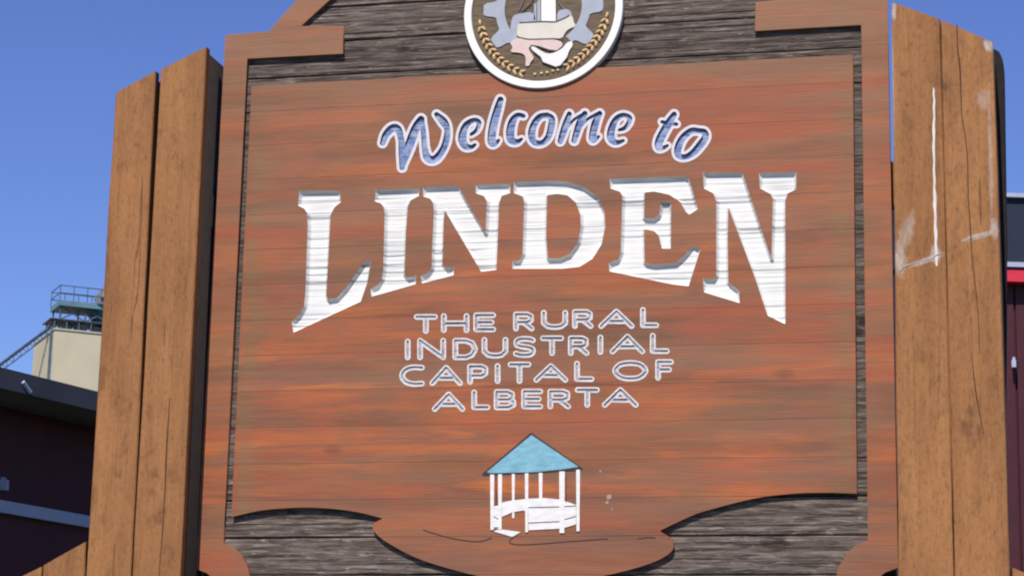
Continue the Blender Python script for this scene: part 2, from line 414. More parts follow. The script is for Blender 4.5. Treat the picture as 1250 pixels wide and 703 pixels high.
Dh = cr([(340,142),(400,134),(465,142),(518,190),(543,260),(547,330),(530,430),(480,500),(420,526),(345,528),(335,400)], 600, 210, 5.02)
E_ = cr([(62,58),(466,44),(488,58),(536,220),(490,250),(472,237),(440,182),(380,142),(300,126),(250,131),(247,268),(300,270),(328,250),(336,186),(392,182),(390,432),(342,432),(325,362),(300,337),(247,328),(250,506),(300,518),(420,508),(466,466),(508,412),(550,436),(486,634),(400,624),(60,554),(58,508),(108,490),(122,450),(130,150),(116,126),(66,110)], 730, 205, 4.393)
N2 = cr([(46,38),(215,36),(264,185),(340,408),(346,150),(335,128),(290,106),(286,38),(446,34),(447,108),(410,126),(399,160),(400,688),(323,650),(270,490),(155,185),(152,330),(155,508),(200,542),(204,597),(50,550),(46,492),(95,492),(103,478),(103,160),(90,126),(50,106)], 845, 200, 3.515)
big = [('L', [L_]), ('I', [I_]), ('N', [N_]), ('D', [D_, Dh]), ('E', [E_]), ('N', [N2])]
WEL = [
 [[(467,175,3),(471,165,4),(479,157,4.5),(486,158,4),(490,171,3.5),(491.5,188,4.6),(491,205,3)],
  [(491,203,3),(499,180,5.2),(507,158,5),(514,146,4)],
  [(514,146,3.5),(517,162,3),(518.5,180,3.2),(522,193,4.3),(531,194.5,4.3),(540,184,3.8),(545,171,3.8),(546,158,3.3),(541.5,149,4.6),(533,140,2.6)]],
 [[(575,164.5,1.6),(582,159,2.2),(585,150,2.6),(579,147,2.6),(570,152,3.5),(565.5,161,4.3),(564.5,171,4.8),(568,178.5,4),(575,180,2.5),(580,177,1.6)]],
 [[(611,122,3.4),(608,132,4.4),(603.5,148,4.8),(600.5,164,4.8),(600.5,174.5,4.4),(605,175,3),(609,171.5,1.4)]],
 [[(639,142,2.4),(632,141,2.8),(626,148,4.3),(623,160,4.8),(624,171,4.4),(631,173.5,3),(637,170,1.4)]],
 [[(668,141,3),(659,143,3.4),(652,152,3.9),(649,164,4.2),(652,173.5,3.5),(661,175,3),(669,168,3.5),(673,155,3.9),(673.5,145,3.5),(668,141,3)]],
 [[(695,139.5,2.8),(691,151,3.8),(686.5,165,3.8),(684,173,3)],[(687,165,1.2),(699,148,1.4),(712,140,1.8)],
  [(714,139,3),(708,150,4.1),(704,162,3.8),(701,172,3.2)],[(704.5,162,1.2),(716,147,1.4),(729,139.5,1.8)],
  [(732,139,3),(727,150,4.3),(724,163,4.3),(724,171,3.8),(731,167,1.4)]],
 [[(756,159,1.6),(764,155.5,2.4),(769,145,2.7),(761,141,2.7),(752,146,3.4),(746.5,158,4.2),(746,169,4.4),(752,174.5,3),(761,172,1.6)]],
 [[(823,140,3),(818,148,4.3),(811,160,4.8),(805,172,4.8),(804,180,3.8),(809,181,2.5),(815,178,1.4)],[(808,149,1.7),(816,151,2.4),(826,152,1.8)]],
 [[(853,160,3),(844,160,3.4),(834,168,3.9),(828,180,4.2),(828,189.5,3.5),(836,192,3),(846,187,3.8),(855,177,4.3),(861,168,3.9),(860,161.5,3.3),(853,160,3)]],
]
G = {  # tag line skeletons in a unit box, y down
 'T': [[(0,0),(1,0)],[(.5,0),(.5,1)]], 'H': [[(0,0),(0,1)],[(1,0),(1,1)],[(0,.52),(1,.52)]],
 'E': [[(1,0),(0,0),(0,1),(1,1)],[(0,.5),(.9,.5)]], 'F': [[(1,0),(0,0),(0,1)],[(0,.48),(.85,.48)]],
 'R': [[(0,1),(0,0),(.72,0),(.95,.12),(.95,.42),(.72,.55),(0,.55)],[(.5,.55),(1,1)]],
 'P': [[(0,1),(0,0),(.72,0),(.97,.13),(.97,.45),(.72,.6),(0,.6)]],
 'U': [[(0,0),(0,.72),(.18,.95),(.4,1),(.6,1),(.82,.95),(1,.72),(1,0)]],
 'A': [[(0,1),(.5,0),(1,1)],[(.27,.66),(.73,.66)]], 'L': [[(0,0),(0,1),(1,1)]], 'I': [[(.5,0),(.5,1)]],
 'N': [[(0,1),(0,0),(1,1),(1,0)]],
 'D': [[(0,0),(0,1),(.55,1),(.85,.85),(1,.5),(.85,.15),(.55,0),(0,0)]],
 'S': [[(.97,.08),(.75,0),(.3,0),(.05,.12),(.05,.36),(.3,.47),(.7,.53),(.95,.64),(.95,.88),(.7,1),(.25,1),(0,.92)]],
 'C': [[(1,.02),(.55,0),(.18,.14),(0,.5),(.18,.86),(.55,1),(1,.98)]],
 'O': [[(.5,0),(.82,.1),(1,.5),(.82,.9),(.5,1),(.18,.9),(0,.5),(.18,.1),(.5,0)]],
 'B': [[(0,0),(0,1),(.7,1),(1,.85),(1,.64),(.7,.5),(0,.5)],[(0,0),(.65,0),(.92,.12),(.92,.38),(.7,.5)]]}
ROWS = [
 [('T',505,535,383,408),('H',538,573.5,382,407),('E',577.5,606,381,406),('R',626,653,380,405),('U',660,694,378,403),('R',698,725,377,402),('A',730,775,376.5,402),('L',781,805,374.5,401)],
 [('I',492,503.5,413,440),('N',509,545,412,440),('D',552,584,412,440),('U',587.5,621,411,438),('S',626,655,410,437),('T',659,689,409,435),('R',693,720,409,435),('I',728,738,408,433.5),('A',744,788,407,433),('L',793,818,406,432.5)],
 [('C',487,519,444.5,472.5),('A',524,565.5,445,471.5),('P',570,597,443.5,470),('I',602.5,612.5,443,469),('T',619.5,649,441,469),('A',651,694,443,467.5),('L',700.5,726,440,466.5),('O',747,792,439,466),('F',799.5,823,438,465)],
 [('A',527,568.5,477.5,503),('L',575,599,475,501),('B',602.5,630.5,474.5,501),('E',636,663.5,474,500),('R',668,697.5,474,500),('T',701.5,732.5,472,498),('A',734.5,780,472,498)]]
holes = []                                   # everything cut into the face boards
def tray(loops, ydeep, mat, parent, name='letter'):
    """painted recess: floor with grain cracks plus side walls"""
    me = flat_solid(loops, ydeep, .002, ORG)
    bm = bmesh.new(); bm.from_mesh(me)
    strip_groove(bm)
    for lp in loops:
        top = [bm.verts.new((x - ORG[0], .0004, z - ORG[2])) for x, z in lp]
        bot = [bm.verts.new((x - ORG[0], ydeep + .001, z - ORG[2])) for x, z in lp]
        for i in range(len(lp)): bm.faces.new((top[i - 1], top[i], bot[i], bot[i - 1]))
    bm.to_mesh(me); bm.free()
    return link(name, me, mat, parent)
# board seams run through everything
Z0 = (xz(301, 97, .0125)[1] + xz(1040, 58, .0125)[1]) / 2
PITCH = (Z0 - (xz(440, 656, .0125)[1] + xz(900, 653, .0125)[1]) / 2) / 13
def seams(zlo, zhi):
    out = []; k = math.floor((zlo - Z0) / PITCH)
    while Z0 + k * PITCH < zhi:
        z = Z0 + k * PITCH
        if z > zlo: out.append(z)
        k += 1
    return out
def strip_groove(bm, gap=.0016, deep=.0015):
    zs = [v.co.z for v in bm.verts]
    for z in seams(min(zs) + ORG[2], max(zs) + ORG[2]):
        for zz in (z - gap / 2, z + gap / 2):
            bmesh.ops.bisect_plane(bm, geom=bm.verts[:] + bm.edges[:] + bm.faces[:], plane_co=(0, 0, zz - ORG[2]), plane_no=(0, 0, 1))
        for f in [f for f in bm.faces if abs(f.calc_center_median().z + ORG[2] - z) < gap * .45]: bm.faces.remove(f)

def carved_big(loops, inset=3.3, deep=.0135):
    """letter cut with sloping sides: rim loop on the face, floor loop further in and deeper"""
    gx, gy, Gf = poly_field(loops, .5)
    rim = trace(gx, gy, Gf, .5); mid = trace(gx, gy, Gf + inset * .45, .5, .15); flo = trace(gx, gy, Gf + inset, .5, .15)
    holes.extend(P(l) for l in rim)
    from mathutils.geometry import delaunay_2d_cdt
    vs, es, dep = [], [], []
    for lps, dd in ((rim, .0003), (mid, deep * .62), (flo, deep)):
        for l in lps:
            n0 = len(vs)
            for x, z in P(l): vs.append(Vector((x, z))); dep.append(dd)
            es += [(n0 + i, n0 + (i + 1) % len(l)) for i in range(len(l))]
    ov, oe, of, orig, _, _ = delaunay_2d_cdt(vs, es, [], 0, 1e-7)
    R = [P(l) for l in rim]
    def inside(x, z):
        k = False
        for l in R:
            for a, b in zip(l, l[1:] + l[:1]):
                if (a[1] > z) != (b[1] > z) and x < (b[0] - a[0]) * (z - a[1]) / (b[1] - a[1]) + a[0]: k = not k
        return k
    bm = bmesh.new(); V = []
    for i, v in enumerate(ov):
        d = dep[orig[i][0]] if orig[i] and orig[i][0] < len(dep) else deep
        V.append(bm.verts.new((v.x - ORG[0], d, v.y - ORG[2])))
    for f in of:
        c = sum((ov[i] for i in f), Vector((0, 0))) / len(f)
        if inside(c.x, c.y): bm.faces.new([V[i] for i in f])
    bmesh.ops.delete(bm, geom=[v for v in bm.verts if not v.link_faces], context='VERTS')
    for f in bm.faces:
        f.normal_update()
        if f.normal.y > 0: f.normal_flip()
    me = bpy.data.meshes.new('letter'); bm.to_mesh(me); bm.free()
    link('letter', me, MW, sign)
for ch, loops in big: carved_big(loops)
def carved(strokes, grow, step, ydeep, mfill, mout=None):
    core = [P(l) for l in contours(strokes, 0, step)]
    out = [P(l) for l in contours(strokes, grow, step)]
    holes.extend(core)
    o = link('letter', flat_solid(out + core, -.0012, .003, ORG), mout or MOUT, sign)
    f = tray(core, ydeep, mfill, o, 'letter_fill')
for st in WEL: carved([[(x, y, q + .3) for x, y, q in catmull(s, 5)] for s in st], 3.3, .45, .0080, MB)
for row in ROWS:
    for ch, x0, x1, y0, y1 in row:
        i = 3.9; sl = -(y1 - y0) * .0
        st = [[(x0 + i + (x1 - x0 - 2 * i) * u, y0 + i + (y1 - y0 - 2 * i) * v, 1.6) for u, v in s] for s in G[ch]]
        if ch in 'SCOUDBRP': st = [catmull(s, 4) if ch in 'SCO' else s for s in st]
        carved(st, 1.9, .35, .003, MB2, MOUT2)

# face panel cut into its boards -----------------------------------------------
pan = [(307,105),(1041,67),(1046,601)] + catmull([(1046,602),(998,601),(957,603),(916,609),(862,623),(840,631),(806,647)], 3) + \
      catmull([(807,649),(818,656),(822,669),(808,681),(779,692),(734,703),(680,711),(630,710),(581,702),(517,684),(480,666),(462,654),(455,645)], 3) + \
      [(456,638),(467,632.5)] + catmull([(466,632),(438,625),(407,620.7),(376,619),(345,620),(314,623.4),(282.5,630.7)], 3)
pan = P(pan)
face = flat_solid([pan] + holes, 0.0, .024, ORG, 0)
fbm = bmesh.new(); fbm.from_mesh(face)
zs = [v.co.z for v in fbm.verts]
cuts = [min(zs) - .01] + [z - ORG[2] for z in seams(min(zs) + ORG[2], max(zs) + ORG[2])] + [max(zs) + .01]
for a, b in zip(cuts[:-1], cuts[1:]):
    bb = fbm.copy()
    for z, sgn in ((a + .0003, 1), (b - .0003, -1)):
        bmesh.ops.bisect_plane(bb, geom=bb.verts[:] + bb.edges[:] + bb.faces[:], plane_co=(0, 0, z), plane_no=(0, 0, -sgn), clear_outer=True)
    if not bb.faces: bb.free(); continue
    me = bpy.data.meshes.new('board'); bb.to_mesh(me); bb.free()
    link('board', me, MP, sign)
fbm.free()

# weathered planks behind ------------------------------------------------------
inset = []
back_out = half([(281, 49), (334, 44), (368, 4), (396, -30), (424, -45), (472, -55)]) + [(cxw - .28, zrow(-113)), (cxw - .12, zrow(-132))]
back_bl = half([(305, 780), (284, 757), (277, 728), (268, 704), (245, 688)])
bo = back_out + mirror(back_out) + mirror(back_bl) + back_bl
bk = flat_solid([bo], DEP, .035, ORG)
kb = bmesh.new(); kb.from_mesh(bk)
zs = [v.co.z for v in kb.verts]
cuts = [min(zs) - .01] + [z - ORG[2] for z in seams(min(zs) + ORG[2], max(zs) + ORG[2])] + [max(zs) + .01]
for n_, (a, b) in enumerate(zip(cuts[:-1], cuts[1:])):
    bb = kb.copy()
    for z, sgn in ((a + .0012, 1), (b - .0012, -1)):
        bmesh.ops.bisect_plane(bb, geom=bb.verts[:] + bb.edges[:] + bb.faces[:], plane_co=(0, 0, z), plane_no=(0, 0, -sgn), clear_outer=True)
    if not bb.faces: bb.free(); continue
    vis = (b + ORG[2] > zrow(112)) or (a + ORG[2] < zrow(600))
    if vis:
        z = a
        while z < b:
            z += random.uniform(.0035, .0075)
            bmesh.ops.bisect_plane(bb, geom=bb.verts[:] + bb.edges[:] + bb.faces[:], plane_co=(0, 0, z), plane_no=(0, 0, 1))
        for k in range(1, 34):
            bmesh.ops.bisect_plane(bb, geom=bb.verts[:] + bb.edges[:] + bb.faces[:], plane_co=(-1.15 + k * .07, 0, 0), plane_no=(1, 0, 0))
    if not vis:                              # hollowed out behind the carved letters
        for x in (-.99, -.985, .955, .96):
            bmesh.ops.bisect_plane(bb, geom=bb.verts[:] + bb.edges[:] + bb.faces[:], plane_co=(x, 0, 0), plane_no=(1, 0, 0))
        for v in bb.verts:
            if -.988 < v.co.x < .957 and v.co.y < DEP + .001: v.co.y += .016
    off = random.uniform(0, .0025)
    for v in bb.verts:
        if v.co.y < DEP + .001:
            q = Vector((v.co.x * 1.6, n_ * 3.1, v.co.z * 75))
            e = min(v.co.z - a, b - v.co.z)
            v.co.y += off + (.0038 * (noise.noise(q) + .6 * noise.noise(q * 2.3) + .5) if vis else 0) + (.004 if e < .003 else 0)
    me = bpy.data.meshes.new('plank'); bmesh.ops.recalc_face_normals(bb, faces=bb.faces); bb.to_mesh(me); bb.free()
    link('plank', me, MG, sign)
kb.free()

# rails that carry the sign, bolted behind the uprights
for py in (235, 640):
    bm = bmesh.new(); zc = zrow(py) - ORG[2]
    box(bm, (0, .095, zc), (2.9, .075, .14)); link('mounting_rail', to_mesh(bm), MT, sign)
for sx in (-1, 1):  # dark strips added behind the frame edges so the side gaps read black
    bm = bmesh.new(); box(bm, (sx * 1.078, .075, (zrow(205) + zrow(780)) / 2 - ORG[2]), (.085, .044, zrow(205) - zrow(780)))
    link('dark_gap_strip', to_mesh(bm), MLINE, sign)

# medallion -------------------------------------------------------------------
YM = -.006
mxl, mxr = xz(567, 6, YM)[0], xz(760.5, 6, YM)[0]
MR = (mxr - mxl) / 2; mcx = (mxl + mxr) / 2; mcz = xz(664, 108.3, YM)[1] + MR
def circ(r, n=96): return [(mcx + r * math.cos(2 * math.pi * i / n), mcz + r * math.sin(2 * math.pi * i / n)) for i in range(n)]
med = link('medallion', flat_solid([circ(MR * .935)], YM + .0035, .024, ORG), MDISC, sign)
link('rim', flat_solid([circ(MR), circ(MR * .905)], YM - .004, .030, ORG, .0025), MRING, med)
pxm = MR / 96.7                                            # metres per photo pixel on the medallion
def ang(r, a): return (mcx + r * math.cos(a), mcz + r * math.sin(a))
gcz = mcz + 4 * pxm; prof = []
for deg in range(-52, 233, 2):                           # toothed ring, its lower part left open behind the animals
    d = min(abs(((deg + 1) % 36)), 36 - ((deg + 1) % 36))
    prof.append((deg, 58 + (15 if d <= 5 else 11 if d <= 7 else 3 if d <= 9 else 0)))
gear = [(mcx + q * pxm * math.cos(math.radians(t)), gcz + q * pxm * math.sin(math.radians(t))) for t, q in prof]
gear += [(mcx + 47 * pxm * math.cos(math.radians(t)), gcz + 47 * pxm * math.sin(math.radians(t))) for t in range(232, -54, -3)]
link('gear', flat_solid([gear], YM + .0005, .006, ORG, .0006), MGEAR, med)
def mpoly(name, pts, y, mat, smooth=1, edge=True):
    w_ = P(chaikin(cr(pts, 540, 0, 5.0), smooth, True), y) if smooth else P(cr(pts, 540, 0, 5.0), y)
    if edge:                                               # dark carved line round the shape
        c = (sum(p[0] for p in w_) / len(w_), sum(p[1] for p in w_) / len(w_))
        ns = []
        n = len(w_); sgn = 1 if area(w_) > 0 else -1
        for i in range(n):
            a, b = w_[i - 1], w_[(i + 1) % n]; dx, dz = b[0] - a[0], b[1] - a[1]; L = math.hypot(dx, dz) + 1e-9
            ns.append((w_[i][0] + sgn * dz / L * .0028, w_[i][1] - sgn * dx / L * .0028))
        o = link(name, flat_solid([w_], y, .006, ORG), mat, med)
        return o, ns
    return link(name, flat_solid([w_], y, .006, ORG), mat, med), None
def mline(name, pts, y, r=.5, mat=MLINE, par=None):
    lps = contours([[(540 + x / 5, yy / 5, r) for x, yy in s] for s in pts], 0, .3)
    return link(name, flat_solid([P(l, y) for l in lps], y, .003, ORG), mat, par or med, 'stuff')
mpoly('field', [(425,100),(450,85),(500,80),(560,40),(565,-120),(430,-140),(400,20),(400,60)], YM+.003, MDISC, 0, False)
mpoly('hill', [(425,105),(450,88),(560,72),(570,135),(480,140),(462,170),(460,225),(425,262),(412,200)], YM+.0, MGEAR, 1)
mpoly('hill', [(700,75),(740,55),(775,62),(795,95),(760,105),(740,125),(700,135)], YM+.0, MGEAR, 1)
mpoly('elevator_tower', [(600,135),(600,-90),(625,-120),(665,-120),(690,-90),(692,135)], YM-.0005, MRING, 0)
mpoly('elevator_wing', [(558,135),(560,30),(596,-5),(598,135)], YM, MGEAR, 0)
mpoly('cow', [(470,138),(560,130),(690,132),(745,108),(775,92),(795,100),(802,140),(818,160),(772,178),(748,200),(732,238),(640,238),(560,243),(470,228),(455,215),(458,165)], YM-.001, MCOW, 1)
mpoly('pig', [(430,245),(470,232),(560,244),(650,238),(720,250),(738,272),(705,312),(660,308),(590,284),(540,278),(522,300),(556,345),(556,362),(536,382),(532,402),(505,406),(511,362),(498,332),(465,322),(412,320),(430,290),(414,268)], YM-.0016, MPIG, 1)
mpoly('hen', [(535,288),(560,285),(592,306),(640,332),(690,322),(738,292),(758,262),(788,252),(798,278),(772,312),(760,352),(722,400),(690,410),(655,396),(612,380),(598,350),(560,320)], YM-.0022, MHEN, 1)
mline('carved_line', [[(470,228),(520,240),(600,238),(690,236),(732,240)], [(470,138),(600,131),(690,133),(745,110),(775,93)],
                      [(540,276),(590,284),(655,306),(700,310),(740,278)], [(560,318),(600,350),(612,380),(660,398),(692,410),(722,400),(762,350)],
                      [(570,-60),(540,20),(480,70)], [(600,-60),(600,130)], [(692,-60),(694,130)], [(575,-40),(575,120)]], YM-.0035, .42, MLINE2)
mline('carved_line', [[(520,-60),(500,-10),(470,60)],[(700,-40),(712,20),(740,55)]], YM-.001, 1.0, MLINE2)
def wheat(a, b, mid, n=12):
    bm = bmesh.new()
    for k in range(n):
        t = k / (n - 1)
        p = [(1 - t) ** 2 * a[i] + 2 * t * (1 - t) * mid[i] + t * t * b[i] for i in (0, 1)]
        d = [2 * (1 - t) * (mid[i] - a[i]) + 2 * t * (b[i] - mid[i]) for i in (0, 1)]
        th = math.atan2(d[1], d[0])
        for s in ((-1, 1) if k else (0,)):
            q = th + s * .62 + math.pi
            cx, cy = p[0] + 2.6 * math.cos(th + s * 1.57) * abs(s), p[1] + 2.6 * math.sin(th + s * 1.57) * abs(s)
            W_ = at(cx, cy, YM + .001)
            r = bmesh.ops.create_icosphere(bm, subdivisions=2, radius=1)
            m = Matrix.Translation(W_ - Vector(ORG)) @ Matrix.Rotation(q, 4, 'Y') @ Matrix.Diagonal((.0112, .006, .0052, 1))
            bmesh.ops.transform(bm, matrix=m, verts=r['verts'])
    link('wheat_ear', to_mesh(bm), MWHEAT, med)
wheat((586, 28), (637, 90), (594, 72)); wheat((741, 19), (692, 82), (730, 60))
bm = bmesh.new()
for x, y in ((661,90),(668,89),(675,87),(681,86),(653,91)):
    r = bmesh.ops.create_icosphere(bm, subdivisions=2, radius=1)
    bmesh.ops.transform(bm, matrix=Matrix.Translation(at(x, y, YM + .002) - Vector(ORG)) @ Matrix.Diagonal((.006, .005, .005, 1)), verts=r['verts'])
link('berry_cluster', to_mesh(bm), MWHEAT, med)

# gazebo picture --------------------------------------------------------------
def gc(pts): return cr(pts, 580, 520, 4.687)
def gp(name, pts, y, d, mat, par): return link(name, flat_solid([P(gc(pts), y)], y, d, ORG), mat, par)
roof_edge = [(40,272),(320,36),(615,240),(606,252),(48,282)]
gz = gp('gazebo_motif', roof_edge, -.0016, .003, MLINE, sign)
gp('roof', [(66,262),(322,50),(592,232),(500,246),(340,262),(85,268)], -.003, .002, MTURQ, gz)
for x0, x1, t, b, yy in ((86,108,276,592,-.004),(131,153,274,590,-.004),(210,226,272,525,-.002),(285,304,268,605,-.004),(364,384,266,420,-.002),(481,512,258,610,-.004),(578,599,248,600,-.004)):
    gp('post', [(x0,t),(x1,t),(x1 - (2 if b > 500 else 0),b),(x0 + 2,b)], yy, .004, MGW, gz)
gp('railing', [(153,436),(210,424),(300,414),(400,410),(480,418),(540,436),(578,450),(578,560),(500,584),(304,594),(304,486),(270,482),(210,492),(153,518)], -.0026, .0022, MGW, gz)
gp('railing', [(106,456),(133,452),(133,585),(106,585)], -.0026, .0022, MGW, gz)
gp('step', [(104,600),(140,588),(262,604),(212,632)], -.0026, .0022, MGW, gz)
def gline(strokes, r, y=-.0036, name='carved_line', par=gz):
    lps = contours([[(580 + x / 4.687, 520 + yy / 4.687, r) for x, yy in s] for s in strokes], 0, .25)
    return link(name, flat_solid([P(l, y) for l in lps], y, .002, ORG), MLINE, par, 'stuff')
gline([[(306,464),(400,462),(480,460)], [(306,552),(400,548),(481,544)], [(512,532),(578,514)], [(512,458),(578,454)], [(107,452),(131,446)], [(107,515),(131,530)], [(107,580),(131,578)],
       [(118,280),(120,440)]], .42)
gline([[(520,276),(520,440)]], .2)
# carved path lines
lps = contours([[(x, y, .55) for x, y in catmull(s, 4)] for s in
      ([(517,646.5),(545,655),(572,660),(588,660),(600,656)], [(627,655),(622,662),(640,664.5),(690,661),(735,657.5),(742,658)], [(778,657),(792,655.5),(800,656)])], 0, .3)
link('path_line', flat_solid([P(l) for l in lps], -.001, .003, ORG), MLINE, sign, 'stuff')
# pale chips in the stain
bm = bmesh.new()
for x, y, r in ((743,606,.010),(741,613,.006),(733,575,.004),(747,621,.004)):
    t = bmesh.ops.create_circle(bm, cap_ends=True, segments=9, radius=r)
    for v in t['verts']: v.co *= random.uniform(.6, 1.1)
    bmesh.ops.transform(bm, matrix=Matrix.Translation(at(x, y, -.0008) - Vector(ORG)) @ Matrix.Rotation(math.pi / 2, 4, 'X'), verts=t['verts'])
link('paint_chip', to_mesh(bm), mat_simple('chip', (.36, .25, .22), .8), sign, 'stuff')

# ================================================================== UPRIGHT TIMBERS
YT = -.14
def timber(tl, tr, bl, br, label, yf=YT, depth=.165, mat=MT, name='timber_post', cat='timber post', group='upright timbers flanking the sign', zbot=-.02, jit=.0022, rt=0):
    """front face traced at plane yf: top corners tl, tr and lower corners bl, br, continued down to the ground"""
    TL, TR, BL, BR = at(*tl, yf), at(*tr, yf), at(*bl, yf), at(*br, yf)
    def xl(z): return TL.x + (BL.x - TL.x) * (z - TL.z) / (BL.z - TL.z)
    def xr(z): return TR.x + (BR.x - TR.x) * (z - TR.z) / (BR.z - TR.z)
    ox = (xl(BL.z) + xr(BL.z)) / 2; oy = yf + depth / 2
    bm = bmesh.new(); ch = .0035; rows = []
    zl = [zbot, .6, 1.2] + [1.6 + .12 * i for i in range(200)]
    zl = [z for z in zl if z < min(TL.z, TR.z) - .05]
    ring_t = lambda l, r: [(l, yf + ch), (l + ch, yf), ((l + r) / 2, yf), (r - ch, yf), (r, yf + ch), (r, yf + depth - ch), (r - ch, yf + depth), (l + ch, yf + depth), (l, yf + depth - ch)]
    seed = random.uniform(0, 99)
    for z in zl + [None]:
        row = []
        zz = z if z is not None else (TL.z + TR.z) / 2
        # edge lines held vertical below the traced part
        l, r = xl(max(zz, BL.z)), xr(max(zz, BR.z))
        for i, (x, y) in enumerate(ring_t(l, r)):
            vz = zz if z is not None else TL.z + (TR.z - TL.z) * (x - l) / (r - l)
            j = jit * noise.noise(Vector((seed + i * .4, vz * 3, 0)))
            row.append(bm.verts.new((x - ox + j, y - oy + j * .5 - (0 if i != 2 else .0015), vz)))
        rows.append(row)
    n = len(rows[0])
    for a, b in zip(rows[:-1], rows[1:]):
        for i in range(n): bm.faces.new((a[i], a[(i + 1) % n], b[(i + 1) % n], b[i]))
    cap = bm.faces.new(rows[-1]); bm.faces.new(list(reversed(rows[0])))
    me = to_mesh(bm)
    o = link(name, me, mat); o.location = (ox, oy, 0)
    return tag(o, label, cat, group)
timber((196,85.5),(252,57.5),(161.5,703),(220,703),'tall timber upright touching the left edge of the sign', depth=.035)
timber((141,114),(190,87),(105,703),(160,703),'tall timber upright second out from the left edge of the sign, against blue sky', depth=.035)
timber((52.5,690),(103.5,661),(51,720),(103,720),'short timber upright with slanted top just outside the tall left-hand pair')
timber((-2,717),(50.5,691),(-4,745),(49,745),'lowest timber upright at the bottom left corner of the photo')
tR1 = timber((1088.5,3),(1147.6,24),(1096.5,703),(1164.7,703),'tall timber upright right of the sign, streaked with a long white drip')
tR2 = timber((1148.2,24.5),(1212.5,52),(1165.2,703),(1233,703),'outer tall timber upright right of the sign, pale scuffed top corner, dark slab behind it')
timber((1235,692),(1296,716),(1236,722),(1298,722),'short timber upright at the bottom right corner of the photo')
MD = mat_simple('dark_slab_tone', (.020, .015, .014), .95, .25)  # near-black for both slabs; painted-in shade on the left one
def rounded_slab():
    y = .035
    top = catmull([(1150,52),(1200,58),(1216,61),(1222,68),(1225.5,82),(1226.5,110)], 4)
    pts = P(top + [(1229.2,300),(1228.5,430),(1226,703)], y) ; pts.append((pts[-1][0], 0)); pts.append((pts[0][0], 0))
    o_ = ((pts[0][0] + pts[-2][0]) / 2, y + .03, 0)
    o = link('dark_slab', flat_solid([pts], y, .05, o_, .004), MD); o.location = o_
    return tag(o, 'dark slab with rounded top corner, its edge showing past the outer right timber', 'backing board')
rounded_slab()
def left_shade_slab():  # near-black slab added to stand in for the timbers' shaded right sides
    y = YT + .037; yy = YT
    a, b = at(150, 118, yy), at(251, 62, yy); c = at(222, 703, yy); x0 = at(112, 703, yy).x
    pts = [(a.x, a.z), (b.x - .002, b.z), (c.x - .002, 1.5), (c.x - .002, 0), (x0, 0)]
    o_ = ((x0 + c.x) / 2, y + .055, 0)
    o = link('dark_slab', flat_solid([pts], y, .155, o_, .003), MD); o.location = o_
    tag(o, 'dark slab added as shade behind the two tall left timbers, a black strip beside the sign', 'backing board')
left_shade_slab()
MDRIP = mat_simple('dried_white_drip', (.66, .62, .57), .8, .12)
MSCUF = mat_simple('grey_scuff', (.42, .36, .31), .8, .25, s=60)
def smear(strokes, parent, mat, name):
    loc = parent.location; y = YT - .0022
    if mat is MDRIP: strokes = [[(x + .35 * math.sin(i * 2.1), y_, max(.35, w_ * (.8 + .5 * random.random()))) for i, (x, y_, w_) in enumerate(catmull(s, 5))] for s in strokes]
    lps = contours([catmull(s, 4) for s in strokes], 0, .35)
    link(name, flat_solid([P(l, y) for l in lps], y, .0032, tuple(loc)), mat, parent)
smear([[(1139.5,108,.7),(1140.3,130,1.3),(1139.8,170,1.5),(1140.4,215,1.3),(1141.2,250,1.6),(1142.3,290,1.7),(1143.5,324,1.1)]], tR1, MDRIP, 'paint_drip')
smear([[(1120,319.5,.5),(1138,314.5,.7),(1150,308,.4)], [(1098,331,.6),(1104,325,.7),(1118,320,.5)]], tR1, MSCUF, 'scuff')
smear([[(1174,295,.4),(1186,290,.7),(1202,287,.6)]], tR2, MSCUF, 'scuff')
def sc(o, px, py, rx, rz, tilt, st):
    p = at(px, py, YT); return (p.x - o.location.x, p.z, rx, rz, tilt, st)
tR1.data.materials[0] = mat_timber('timber_scuffed', [sc(tR1,1098,318,.028,.07,.1,.75), sc(tR1,1106,285,.03,.10,-.3,.45), sc(tR1,1130,318,.075,.014,.35,.7),
    sc(tR1,1091,14,.012,.04,0,.9), sc(tR1,1090,110,.006,.28,0,.55), sc(tR1,1142,310,.022,.045,0,.7)])
tR2.data.materials[0] = mat_timber('timber_chafed', [sc(tR2,1196,288,.075,.014,.25,.7), sc(tR2,1214,280,.018,.045,0,.75), sc(tR2,1207,56,.022,.03,.4,1.0),
    sc(tR2,1209,190,.010,.30,0,.4), sc(tR2,1200,120,.03,.05,0,.35)])
def crack(parent, pts, mat=None):
    smear([[(x, y, r) for x, y, r in pts]], parent, MCRK, 'drying_crack')
MCRK = mat_simple('dark_crack', (.055, .028, .015), .9, .3)  # flat dark brown of the drying cracks
crack(tR2, [(1168,30,.4),(1169,60,.7),(1171.5,80,.9),(1173,110,.7),(1174,140,.5),(1178,165,.6),(1181,195,.6),(1182,240,.5),(1185,285,.7),(1187,320,.5),(1193,370,.5),(1196,430,.4)])
crack(tR2, [(1186,430,.3),(1190,470,.7),(1196,505,.5),(1201,530,.3)])
tL = bpy.data.objects['timber_post']
crack(tL, [(207,485,.3),(205,520,.5),(203,555,.8),(201,600,.5),(199,640,.6),(196,675,.4),(194,703,.3)])

